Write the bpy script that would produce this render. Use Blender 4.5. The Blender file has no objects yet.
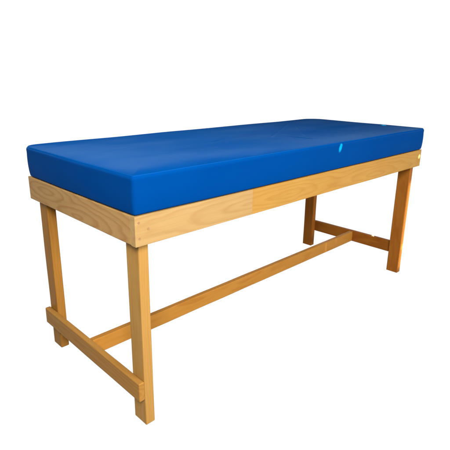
import bpy, bmesh, math, random
from mathutils import Vector, Matrix, noise
random.seed(4)
S = bpy.context.scene
C = S.collection

# ---------------------------------------------------------------- dimensions (metres)
L, W, H = 1.6905, 0.6611, 0.66          # frame outline, height of the frame top
HB, TB = 0.0816, 0.0217                 # apron board height and thickness
LX, LY = 0.0318, 0.0606                 # leg section
ZR, HR, TR = 0.093, 0.0612, 0.0203      # low end rails
ZS, HS, TS = 0.0954, 0.0563, 0.0211     # long stretcher
HM = 0.1044                             # mattress thickness

# ---------------------------------------------------------------- materials
def nodes(name):
    m = bpy.data.materials.new(name); m.use_nodes = True
    nt = m.node_tree; nt.nodes.clear()
    out = nt.nodes.new('ShaderNodeOutputMaterial')
    b = nt.nodes.new('ShaderNodeBsdfPrincipled')
    nt.links.new(b.outputs[0], out.inputs[0])
    return m, nt, b

class G:
    """tiny helper for wiring math nodes"""
    def __init__(s, nt): s.nt = nt
    def put(s, sock, v):
        if hasattr(v, 'links') or isinstance(v, bpy.types.NodeSocket): s.nt.links.new(v, sock)
        else: sock.default_value = v
    def m(s, op, a, b=0.0, c=None):
        n = s.nt.nodes.new('ShaderNodeMath'); n.operation = op
        s.put(n.inputs[0], a); s.put(n.inputs[1], b)
        if c is not None: s.put(n.inputs[2], c)
        return n.outputs[0]
    def comb(s, x, y, z):
        n = s.nt.nodes.new('ShaderNodeCombineXYZ')
        for i, v in enumerate((x, y, z)): s.put(n.inputs[i], v)
        return n.outputs[0]
    def noise(s, vec, scale, detail=3, rough=.55):
        n = s.nt.nodes.new('ShaderNodeTexNoise'); s.put(n.inputs['Vector'], vec)
        n.inputs['Scale'].default_value = scale; n.inputs['Detail'].default_value = detail
        n.inputs['Roughness'].default_value = rough
        return n.outputs['Fac']
    def ramp(s, fac, stops, interp='LINEAR'):
        n = s.nt.nodes.new('ShaderNodeValToRGB'); s.put(n.inputs[0], fac)
        r = n.color_ramp; r.interpolation = interp
        while len(r.elements) < len(stops): r.elements.new(.5)
        for e, (p, c) in zip(r.elements, stops):
            e.position = p; e.color = (*c, 1) if len(c) == 3 else c
        return n.outputs[0]
    def mix(s, f, a, b, mode='MIX'):
        n = s.nt.nodes.new('ShaderNodeMix'); n.data_type = 'RGBA'; n.clamp_factor = False; n.blend_type = mode
        s.put(n.inputs[0], f)
        for i, v in ((6, a), (7, b)):
            if isinstance(v, tuple): v = (*v, 1)
            s.put(n.inputs[i], v)
        return n.outputs[2]

def wood(name, axis, base, dark, eyes=((0.3, 0.0),), k=.13, freq=70, strength=.6, seed=0.0, rough=.38, vaxis=None, specks=False):
    """varnished softwood: growth rings cut nearly flat, so they show as long nested
    arches round each eye; fine fibres and pores run along the board"""
    m, nt, b = nodes(name); g = G(nt)
    tc = nt.nodes.new('ShaderNodeTexCoord')
    sp = nt.nodes.new('ShaderNodeSeparateXYZ'); nt.links.new(tc.outputs['Object'], sp.inputs[0])
    X = dict(zip('xyz', sp.outputs))
    u = X[axis]; others = [c for c in 'xyz' if c != axis]
    if vaxis: others = [vaxis] + [c for c in others if c != vaxis]
    v, w = X[others[0]], X[others[1]]
    stretched = g.comb(g.m('MULTIPLY', u, 1.0), g.m('MULTIPLY', v, 5.0), g.m('MULTIPLY_ADD', w, 5.0, seed))
    warp = g.noise(stretched, 4.0, 3, .5)
    warp2 = g.noise(g.comb(g.m('MULTIPLY', u, .5), v, g.m('ADD', w, seed + 3.7)), 18.0, 2, .5)
    d = None
    for (eu, ev) in eyes:
        du = g.m('MULTIPLY', g.m('SUBTRACT', u, eu), k)
        dv = g.m('SUBTRACT', v, ev)
        dd = g.m('SQRT', g.m('ADD', g.m('ADD', g.m('MULTIPLY', du, du), g.m('MULTIPLY', dv, dv)),
                              g.m('MULTIPLY', w, w)))
        d = dd if d is None else g.m('SMOOTH_MIN', d, dd, .012)
    d = g.m('ADD', d, g.m('MULTIPLY', g.m('SUBTRACT', warp, .5), .030))
    d = g.m('ADD', d, g.m('MULTIPLY', g.m('SUBTRACT', warp2, .5), .010))
    fr = g.m('FRACT', g.m('MULTIPLY', d, freq))
    ring = g.ramp(fr, [(0, (0, 0, 0)), (.45, (.16, .16, .16)), (.80, (1, 1, 1)), (.93, (.45, .45, .45)), (1, (0, 0, 0))])
    fib = g.noise(g.comb(g.m('MULTIPLY', u, 6.0), g.m('MULTIPLY', v, 190.0), g.m('MULTIPLY_ADD', w, 80.0, seed)), 1.0, 3, .55)
    blot = g.noise(g.comb(g.m('MULTIPLY', u, 3.0), g.m('MULTIPLY', v, 9.0), g.m('MULTIPLY_ADD', w, 9.0, seed + 9)), 1.3, 3, .6)
    amp = g.m('MULTIPLY', g.m('MULTIPLY_ADD', blot, 1.1, .1), strength)
    col = g.mix(g.m('MULTIPLY', ring, amp), base, dark)
    fd = tuple(c * .72 for c in base)
    col = g.mix(g.ramp(fib, [(.5, (0, 0, 0)), (.78, (.55, .55, .55))]), col, fd)
    col = g.mix(g.ramp(blot, [(.35, (0, 0, 0)), (.75, (.40, .40, .40))]), col, tuple(c * q for c, q in zip(base, (.86, .76, .62))))
    # tiny pin knots and specks
    vo = nt.nodes.new('ShaderNodeTexVoronoi'); vo.inputs['Scale'].default_value = 13
    nt.links.new(g.comb(g.m('MULTIPLY', u, .7), v, g.m('ADD', w, seed)), vo.inputs['Vector'])
    if specks:
      spk = g.ramp(vo.outputs['Distance'], [(.0, (.75, .75, .75)), (.035, (.5, .5, .5)), (.06, (0, 0, 0))])
      col = g.mix(spk, col, tuple(c * .45 for c in dark))
    nt.links.new(col, b.inputs['Base Color'])
    b.inputs['Specular IOR Level'].default_value = .02
    nt.links.new(g.ramp(fib, [(.3, (rough - .06,) * 3), (.8, (rough + .12,) * 3)]), b.inputs['Roughness'])
    bp = nt.nodes.new('ShaderNodeBump'); bp.inputs['Strength'].default_value = .10; bp.inputs['Distance'].default_value = .0006
    nt.links.new(g.m('ADD', fib, g.m('MULTIPLY', ring, .5)), bp.inputs['Height'])
    nt.links.new(bp.outputs[0], b.inputs['Normal'])
    return m

PALE = (.36, .235, .098); PALE_D = (.25, .115, .033)
HONEY = (.37, .205, .050); HONEY_D = (.24, .09, .012)
AMBER = (.29, .104, .015);  AMBER_D = (.17, .04, .005)
m_end   = wood('pine end board', 'y', (.37, .225, .085), (.23, .085, .026), eyes=((.53, .630), (.31, .590)), k=.20, freq=72, strength=.8, seed=1.0, vaxis='z')
m_endf  = wood('pine far end board', 'y', HONEY, HONEY_D, eyes=((.2, .62),), seed=2.0, vaxis='z')
m_sideA = wood('pale pine side board', 'x', PALE, PALE_D, eyes=((.42, .615), (.66, .60)), k=.11, freq=62, strength=.5, seed=3.0, vaxis='z')
m_sideB = wood('honey pine side board', 'x', HONEY, HONEY_D, eyes=((.62, .615), (1.24, .60)), k=.12, freq=75, strength=.45, seed=14.0, vaxis='z')
m_sideC = wood('pine back side board', 'x', HONEY, HONEY_D, eyes=((.5, .62), (1.3, .60)), seed=5.0, vaxis='z')
m_leg2 = wood('pine leg left', 'z', (.29, .135, .026), (.19, .07, .009), eyes=((.2, .9),), k=.03, freq=100, strength=.5, seed=17.0)
m_legs  = [wood('pine leg near', 'z', (.37, .205, .056), (.27, .125, .026), eyes=((.3, -.15),), k=.03, freq=110, strength=.5, seed=6.0, specks=True),
           wood('pine leg', 'z', AMBER, AMBER_D, eyes=((.2, .9),), k=.03, freq=100, strength=.5, seed=7.0)]
m_railN = wood('pine low rail', 'y', (.33, .165, .038), (.20, .075, .012), eyes=((.2, .12),), k=.05, freq=85, strength=.6, specks=True, seed=8.0, vaxis='z')
m_railF = wood('pine far low rail', 'y', AMBER, AMBER_D, eyes=((.4, .12),), k=.07, freq=80, strength=.7, seed=9.0, vaxis='z')
m_str   = wood('pine stretcher', 'x', (.36, .165, .03), (.25, .085, .012), eyes=((.3, .12), (1.1, .13)), k=.06, freq=85, strength=.7, seed=10.0, vaxis='z')
m_ply   = wood('plywood panel', 'x', PALE, PALE_D, seed=11.0)

def plug_mat():
    m, nt, b = nodes('dowel plug'); g = G(nt)
    tc = nt.nodes.new('ShaderNodeTexCoord')
    n = g.noise(tc.outputs['Object'], 600, 2)
    nt.links.new(g.ramp(n, [(.3, (.24, .12, .042)), (.7, (.29, .155, .06))]), b.inputs['Base Color'])
    b.inputs['Roughness'].default_value = .5
    return m
m_plug = plug_mat()

def vinyl(name, base, creases=()):
    m, nt, b = nodes(name); g = G(nt)
    tc = nt.nodes.new('ShaderNodeTexCoord')
    o = tc.outputs['Object']
    big = g.noise(o, 2.4, 3)
    fine = g.noise(o, 900, 2, .6)
    mid = g.noise(o, 28, 4, .55)
    col = g.mix(g.ramp(big, [(.3, (0, 0, 0)), (.7, (1, 1, 1))]), base, tuple(c * q for c, q in zip(base, (1.0, .90, .92))))
    nt.links.new(col, b.inputs['Base Color'])
    nt.links.new(g.m('MULTIPLY_ADD', mid, .10, .27), b.inputs['Roughness'])
    b.inputs['Specular IOR Level'].default_value = 0
    b1 = nt.nodes.new('ShaderNodeBump'); b1.inputs['Strength'].default_value = .10; b1.inputs['Distance'].default_value = .0004
    nt.links.new(fine, b1.inputs['Height'])
    b2 = nt.nodes.new('ShaderNodeBump'); b2.inputs['Strength'].default_value = .25; b2.inputs['Distance'].default_value = .004
    nt.links.new(g.noise(o, 7, 2, .5), b2.inputs['Height']); nt.links.new(b1.outputs[0], b2.inputs['Normal'])
    last = b2
    if creases:
        # sharp little folds pressed into the cover
        sp = nt.nodes.new('ShaderNodeSeparateXYZ'); nt.links.new(o, sp.inputs[0])
        x, y = sp.outputs[0], sp.outputs[1]; h = None
        for (ax, ay, bx, by, wd, hh) in creases:
            ln = math.hypot(bx - ax, by - ay); tx, ty = (bx - ax) / ln, (by - ay) / ln
            dx, dy = g.m('SUBTRACT', x, ax), g.m('SUBTRACT', y, ay)
            al = g.m('ADD', g.m('MULTIPLY', dx, tx), g.m('MULTIPLY', dy, ty))
            ac = g.m('SUBTRACT', g.m('MULTIPLY', dx, ty), g.m('MULTIPLY', dy, tx))
            over = g.m('SUBTRACT', g.m('ABSOLUTE', g.m('SUBTRACT', al, ln / 2)), ln / 2 - .02)
            over = g.m('MULTIPLY', g.m('MAXIMUM', over, 0.0), wd / .02)
            q = g.m('DIVIDE', g.m('ADD', g.m('MULTIPLY', ac, ac), g.m('MULTIPLY', over, over)), -wd * wd)
            e = g.m('MULTIPLY', g.m('EXPONENT', q), hh)
            h = e if h is None else g.m('ADD', h, e)
        b3 = nt.nodes.new('ShaderNodeBump'); b3.inputs['Strength'].default_value = 1; b3.inputs['Distance'].default_value = 1
        nt.links.new(h, b3.inputs['Height']); nt.links.new(b2.outputs[0], b3.inputs['Normal']); last = b3
    nt.links.new(last.outputs[0], b.inputs['Normal'])
    # a weak waxy sheen that only shows at a shallow angle
    so = nt.nodes.new('ShaderNodeSeparateXYZ'); nt.links.new(o, so.inputs[0]); x_, y_ = so.outputs[0], so.outputs[1]
    gl = nt.nodes.new('ShaderNodeBsdfGlossy'); gl.inputs['Color'].default_value = (.66, 1, 1, 1)
    streak = g.noise(g.comb(g.m('MULTIPLY', x_, 1.3), g.m('MULTIPLY', y_, 3.2), g.m('MULTIPLY', so.outputs[2], 6.0)), 2.0, 3, .5)
    nt.links.new(g.m('MULTIPLY_ADD', streak, .16, .05), gl.inputs['Roughness'])
    nt.links.new(last.outputs[0], gl.inputs['Normal'])
    lw = nt.nodes.new('ShaderNodeLayerWeight')
    fac = g.m('MULTIPLY', g.m('MULTIPLY', g.m('POWER', g.m('MINIMUM', lw.outputs['Facing'], .80), 4.2), g.m('MULTIPLY_ADD', streak, 1.8, .0)), VSPEC)
    mx = nt.nodes.new('ShaderNodeMixShader'); nt.links.new(fac, mx.inputs[0])
    nt.links.new(b.outputs[0], mx.inputs[1]); nt.links.new(gl.outputs[0], mx.inputs[2])
    nt.links.new(mx.outputs[0], nt.nodes['Material Output'].inputs[0])
    return m
VSPEC = .045
m_vinyl = vinyl('blue vinyl', (.0002, .0405, .192), creases=[(1.385, .58, .935, .17, .006, .0014), (1.34, .56, .80, .23, .007, .0010),
    (.854, .191, .885, .10, .005, .0015), (.516, .276, .577, .292, .004, .0018), (.90, .25, .93, .13, .006, .0010)])
m_pipe = vinyl('blue vinyl piping', (.002, .060, .25))

# ---------------------------------------------------------------- mesh helpers
def link_mesh(name, bm, mat, parent=None, smooth=True):
    me = bpy.data.meshes.new(name); bm.to_mesh(me); bm.free()
    if smooth:
        for p in me.polygons: p.use_smooth = True
    me.materials.append(mat)
    o = bpy.data.objects.new(name, me); C.objects.link(o)
    if parent: o.parent = parent
    return o

def board(name, lo, hi, mat, parent, bev=.0028, wob=.0008):
    """a sawn board: long faces split up, edges eased, a trace of unevenness"""
    bm = bmesh.new()
    bmesh.ops.create_cube(bm, size=1)
    lo, hi = Vector(lo), Vector(hi)
    for v in bm.verts: v.co = Vector((lo[i] + (v.co[i] + .5) * (hi[i] - lo[i]) for i in range(3)))
    bmesh.ops.bevel(bm, geom=bm.edges[:], offset=bev, segments=3, profile=.6, affect='EDGES')
    ax = max(range(3), key=lambda i: hi[i] - lo[i])
    n = max(2, int((hi[ax] - lo[ax]) / .06))
    for i in range(1, n):
        p = lo.copy(); p[ax] = lo[ax] + (hi[ax] - lo[ax]) * i / n
        nm = Vector((0, 0, 0)); nm[ax] = 1
        bmesh.ops.bisect_plane(bm, geom=bm.verts[:] + bm.edges[:] + bm.faces[:], plane_co=p, plane_no=nm)
    for v in bm.verts:
        q = noise.noise_vector(v.co * 6.0 + Vector((name.__hash__() % 1, 0, 0))) * wob
        q[ax] = 0
        v.co += q
    o = link_mesh(name, bm, mat, parent)
    w = o.modifiers.new('wn', 'WEIGHTED_NORMAL'); w.keep_sharp = True
    return o

def plug(loc, r, axis, parent):
    bm = bmesh.new()
    bmesh.ops.create_cone(bm, cap_ends=True, segments=24, radius1=r, radius2=r * .94, depth=.004)
    rot = Matrix.Rotation(math.radians(90), 4, 'X') if axis == 'y' else Matrix.Rotation(math.radians(-90), 4, 'Y')
    bmesh.ops.transform(bm, matrix=Matrix.Translation(loc) @ rot, verts=bm.verts)
    return link_mesh('dowel_plug', bm, m_plug, parent, smooth=False)

# ---------------------------------------------------------------- table
table = bpy.data.objects.new('massage_table', None); C.objects.link(table)
table.location = (0, 0, 0)
table['label'] = 'varnished pine table frame with four legs and low H-shaped stretcher under the blue pad'
table['category'] = 'massage table'

x1, y1 = L - TB, W - TB
board('leg', (TB, TB, 0), (TB + LX, TB + LY, H - .012), m_legs[0], table, bev=.0035)
board('leg', (TB, y1 - LY, 0), (TB + LX, y1, H - .012), m_leg2, table, bev=.0045)
board('leg', (x1 - LX, TB, 0), (x1, TB + LY, H - .012), m_legs[1], table)
board('leg', (x1 - LX, y1 - LY, 0), (x1, y1, H - .012), m_legs[1], table)
# side boards run the full length and cover the ends of the end boards
JX = 0.442                              # glued joint in the near side board
board('side_board', (0, 0, H - HB), (JX, TB - .0006, H), m_sideA, table, bev=.0007)
board('side_board', (JX, .0002, H - HB), (L, TB - .0006, H), m_sideB, table, bev=.0007)
board('side_board', (TB + .0004, y1 + .0006, H - HB), (L, W, H), m_sideC, table)
board('end_board', (0.0006, TB - .0003, H - HB + .0006), (TB - .0008, W - .0005, H - .0006), m_end, table, bev=.003)
board('end_board', (x1 + .0006, TB, H - HB + .0006), (L - .0006, y1, H - .0006), m_endf, table)
board('tabletop_panel', (TB + .001, TB + .001, H - .010), (x1 - .001, y1 - .001, H - .001), m_ply, table)
board('low_end_rail', (TB - TR, TB - .002, ZR), (TB - .0006, y1 + .004, ZR + HR), m_railN, table, bev=.004)
board('low_end_rail', (x1 + .0006, TB + .03, ZR), (x1 + TR, y1, ZR + HR), m_railF, table)
board('long_stretcher', (TB + .0004, W / 2 - TS / 2, ZS), (x1 - .0004, W / 2 + TS / 2, ZS + HS), m_str, table)
for (px, pz) in ((.0125, H - .017), (.0130, H - .060), (.041, H - .039)):
    plug((px, .0012, pz), .0037, 'y', table)

# ---------------------------------------------------------------- mattress
def rounded_rect(x0, y0, x1_, y1_, r, n=10, bulge=0.0, m=40):
    """closed outline, evenly numbered: corners n+1 points, sides m points"""
    pts = []
    a_, b_, c_, d_ = r                     # radii: right front, right back, left back, left front
    cs = [((x1_ - a_, y0 + a_), -90), ((x1_ - b_, y1_ - b_), 0), ((x0 + c_, y1_ - c_), 90), ((x0 + d_, y0 + d_), 180)]
    rr = r
    for i, ((cx, cy), a0) in enumerate(cs):
        r = rr[i]
        for j in range(n + 1):
            a = math.radians(a0 + 90 * j / n)
            pts.append((cx + r * math.cos(a), cy + r * math.sin(a), math.cos(a), math.sin(a)))
        (nx, ny), na = cs[(i + 1) % 4]
        a = math.radians(a0 + 90)
        r2 = rr[(i + 1) % 4]
        ax_, ay_ = cx + r * math.cos(a), cy + r * math.sin(a)
        a2 = math.radians(na)
        bx, by = nx + r2 * math.cos(a2), ny + r2 * math.sin(a2)
        for j in range(1, m):
            t = j / m
            s = math.sin(math.pi * t) * bulge
            pts.append((ax_ + (bx - ax_) * t + math.cos(a) * s, ay_ + (by - ay_) * t + math.sin(a) * s, math.cos(a), math.sin(a)))
    return pts

def mattress():
    bm = bmesh.new()
    base = rounded_rect(-.001, -.001, L + .020, W + .024, (.028, .09, .05, .012), 10, .002, 48)
    er = .011
    prof = []                                      # (inset, z) from below to the top edge
    prof.append((.030, .0022)); prof.append((.012, .0022))
    for j in range(5):
        a = math.radians(90 * j / 4)
        prof.append((.007 - .006 * math.sin(a) + .001, .0022 + .006 * (1 - math.cos(a))))
    for z in (.02, .035, .052, .07, .085):
        prof.append((.002 - .003 * math.sin(math.pi * z / HM) , z))
    for j in range(6):
        a = math.radians(90 * j / 5)
        prof.append((er - er * math.cos(a), HM - er + er * math.sin(a)))
    rings = []
    for (ins, z) in prof:
        ring = []
        for (x, y, nx, ny) in base:
            wv = noise.noise(Vector((x * 5, y * 5, z * 14))) * .0012
            wz = noise.noise(Vector((x * 4 + 7, y * 4, 3))) * .0012 * (z / HM)
            wv += max(0, nx, ny) * .006 * (1 - z / HM)
            ring.append(bm.verts.new((x - nx * (ins + wv), y - ny * (ins + wv), H + z + wz)))
        rings.append(ring)
    n = len(base)
    for a, b in zip(rings[:-1], rings[1:]):
        for i in range(n):
            bm.faces.new((a[i], a[(i + 1) % n], b[(i + 1) % n], b[i]))
    bm.faces.new(list(reversed(rings[0])))
    # the top: shrink the outline towards the middle line in steps
    last = rings[-1]
    steps = 16
    cxm, cym = L / 2, W / 2
    start = [v.co.copy() for v in last]
    for s in range(1, steps + 1):
        t = s / (steps + 1)
        ring = []
        for c in start:
            dx = max(abs(c.x - cxm) - (cxm - cym) , 0) * (1 if c.x > cxm else -1)
            bx = c.x - dx
            x = bx + (c.x - bx) * (1 - t); y = cym + (c.y - cym) * (1 - t)
            dedge = t * cym
            puff = .009 * (1 - math.exp(-dedge / .065))
            puff -= .0012 * math.exp(-((dedge - .010) / .006) ** 2)
            puff += noise.noise(Vector((x * 3.2, y * 4.2, 1.7))) * .0022 * min(1, dedge / .08)
            ring.append(bm.verts.new((x, y, H + HM + puff)))
        for i in range(n):
            bm.faces.new((last[i], last[(i + 1) % n], ring[(i + 1) % n], ring[i]))
        last = ring
    bm.faces.new(last)
    bmesh.ops.recalc_face_normals(bm, faces=bm.faces[:])
    return bm

mat_root = link_mesh('mattress', mattress(), m_vinyl)
mat_root['label'] = 'thick blue vinyl mattress pad lying on the pine table frame'
mat_root['category'] = 'mattress'

def tube(name, pts, r, mat, parent, closed=True, seg=8):
    bm = bmesh.new(); n = len(pts); rings = []
    for i, p in enumerate(pts):
        a = pts[(i - 1) % n] if (closed or i) else p
        b = pts[(i + 1) % n] if (closed or i < n - 1) else p
        t = (b - a).normalized(); s = t.cross(Vector((0, 0, 1))).normalized(); u = s.cross(t)
        rings.append([bm.verts.new(p + (s * math.cos(k * math.tau / seg) + u * math.sin(k * math.tau / seg)) * r) for k in range(seg)])
    for i in range(n if closed else n - 1):
        a, b = rings[i], rings[(i + 1) % n]
        for k in range(seg): bm.faces.new((a[k], a[(k + 1) % seg], b[(k + 1) % seg], b[k]))
    bmesh.ops.recalc_face_normals(bm, faces=bm.faces[:])
    return link_mesh(name, bm, mat, parent)

ol = rounded_rect(-.001, -.001, L + .020, W + .024, (.028, .09, .05, .012), 10, .002, 48)
pp = []
for (x, y, nx, ny) in ol:
    wv = noise.noise(Vector((x * 5, y * 5, HM * 14))) * .0012
    wz = noise.noise(Vector((x * 4 + 7, y * 4, 3))) * .0012
    pp.append(Vector((x - nx * (.0065 + wv), y - ny * (.0065 + wv), H + HM - .0012 + wz)))
tube('piping', pp, .0013, m_pipe, mat_root)

# ---------------------------------------------------------------- surroundings: plain white background and added lights
w = bpy.data.worlds.new('World'); S.world = w; w.use_nodes = True
nt = w.node_tree; nt.nodes.clear(); g = G(nt)
out = nt.nodes.new('ShaderNodeOutputWorld'); bg = nt.nodes.new('ShaderNodeBackground')
nt.links.new(bg.outputs[0], out.inputs[0])
tc = nt.nodes.new('ShaderNodeTexCoord'); sp = nt.nodes.new('ShaderNodeSeparateXYZ')
nt.links.new(tc.outputs['Generated'], sp.inputs[0])
zz = g.m('MULTIPLY_ADD', sp.outputs[2], .5, .5)
UP = .14
# made-up world light: white behind the table, dimmed elsewhere to darken near faces
band = g.ramp(zz, [(0, (.2, .2, .2)), (.10, (.3, .3, .3)), (.15, (1, 1, 1)), (.583, (1, 1, 1)), (.590, (4.2, 4.2, 4.2)), (.645, (4.2, 4.2, 4.2)), (.665, (0, 0, 0)), (1, (0, 0, 0))])  # brighter strip just above the view, added to give the pad its sheen
hyp = g.m('SQRT', g.m('ADD', g.m('MULTIPLY', sp.outputs[0], sp.outputs[0]), g.m('ADD', g.m('MULTIPLY', sp.outputs[1], sp.outputs[1]), 1e-5)))
fw = g.m('DIVIDE', g.m('ADD', g.m('MULTIPLY', sp.outputs[0], .70), g.m('MULTIPLY', sp.outputs[1], .714)), hyp)
front = g.ramp(g.m('MULTIPLY_ADD', fw, .5, .5), [(.36, (0, 0, 0)), (.56, (1, 1, 1))])
nt.links.new(g.mix(g.m('MULTIPLY', band, front), (UP, UP, UP), (1.0, 1.0, 1.0)), bg.inputs[0])
bg.inputs[1].default_value = 1.02

def area(name, loc, target, size, power, col=(1, .97, .92)):
    d = bpy.data.lights.new(name, 'AREA'); d.shape = 'RECTANGLE'; d.size, d.size_y = size; d.energy = power; d.color = col
    o = bpy.data.objects.new(name, d); C.objects.link(o); o.location = loc
    o.rotation_euler = (Vector(target) - Vector(loc)).to_track_quat('-Z', 'Y').to_euler()
    return o
def spot(name, loc, target, ang, power, blend=.4, rad=.004, col=(1, .95, .85)):
    d = bpy.data.lights.new(name, 'SPOT'); d.spot_size = math.radians(ang); d.spot_blend = blend; d.energy = power
    d.color = col; d.shadow_soft_size = rad
    o = bpy.data.objects.new(name, d); C.objects.link(o); o.location = loc
    o.rotation_euler = (Vector(target) - Vector(loc)).to_track_quat('-Z', 'Y').to_euler()
    return o
area('left_fill', (-1.05, -1.5, 1.9), (0, .1, .45), (.8, .8), 116)  # added area light, no real lamp; lifts the near end faces
area('front_fill', (1.0, -2.6, 1.2), (.5, 0, .5), (1.0, .8), 84)  # unseen light put in to brighten the long front faces
area('pad_sheen_fill', (.15, .35, 2.05), (.15, .35, .76), (.7, .7), 26, (.82, 1.0, .78))  # added tinted light, imitates the paler sheen on the near pad top
# narrow patches of sun falling on the far end
def patch(name, target, away, ang, power, col=(1, .96, .88), blend=.5):
    t = Vector(target); spot(name, t + Vector(away), t, ang, power, blend, .0008, col)
lt = Vector((1.674, .0217, .26)); ld = Vector((1.3, -1.7, .25)) * .6
sl = area('sun_strip_leg', lt + ld, lt, (.034, .46), .30, (1, .96, .88)); sl.data.spread = math.radians(2.5)
patch('sun_patch_leg', (1.680, .0217, .145), (1.3, -1.7, .3), 1.6, 1100, blend=1)
patch('sun_patch_pad', (.930, -.001, .741), (.50, -.70, 1.05), .48, 1900, (.35, 1, .35), 1)
patch('sun_patch_corner', (1.60, .165, .767), (.9, .9, .55), 1.1, 2600, (.35, 1, .35), 1)
patch('sun_patch_board', (1.674, 0, .627), (.35, -1.3, .5), .17, 700, (.75, .85, 1), 1)
patch('sun_patch_rail', (1.678, .20, .154), (.9, .3, .6), .7, 400, blend=1)

# ---------------------------------------------------------------- camera
yaw, pitch, roll = 0.7959, -0.2926, 0.0107
F = Vector((math.cos(pitch) * math.cos(yaw), math.cos(pitch) * math.sin(yaw), math.sin(pitch)))
R = Vector((math.sin(yaw), -math.cos(yaw), 0)); U = R.cross(F)
R2 = R * math.cos(roll) + U * math.sin(roll); U2 = U * math.cos(roll) - R * math.sin(roll)
cd = bpy.data.cameras.new('Camera'); cam = bpy.data.objects.new('Camera', cd); C.objects.link(cam)
cam.matrix_world = Matrix(((R2.x, U2.x, -F.x, -.604), (R2.y, U2.y, -F.y, -.9365), (R2.z, U2.z, -F.z, 1.003), (0, 0, 0, 1)))
cd.sensor_width = 36; cd.lens = 456.6238 / 450 * 36
cd.shift_x = (225 - 223.571) / 450; cd.shift_y = (213.1549 - 225) / 450
cd.clip_start = .05; cd.clip_end = 200
S.camera = cam

S.view_settings.view_transform = 'Standard'; S.view_settings.look = 'None'
S.view_settings.exposure = 0; S.view_settings.gamma = 1
S.render.engine = 'CYCLES'
S.cycles.use_light_tree = False
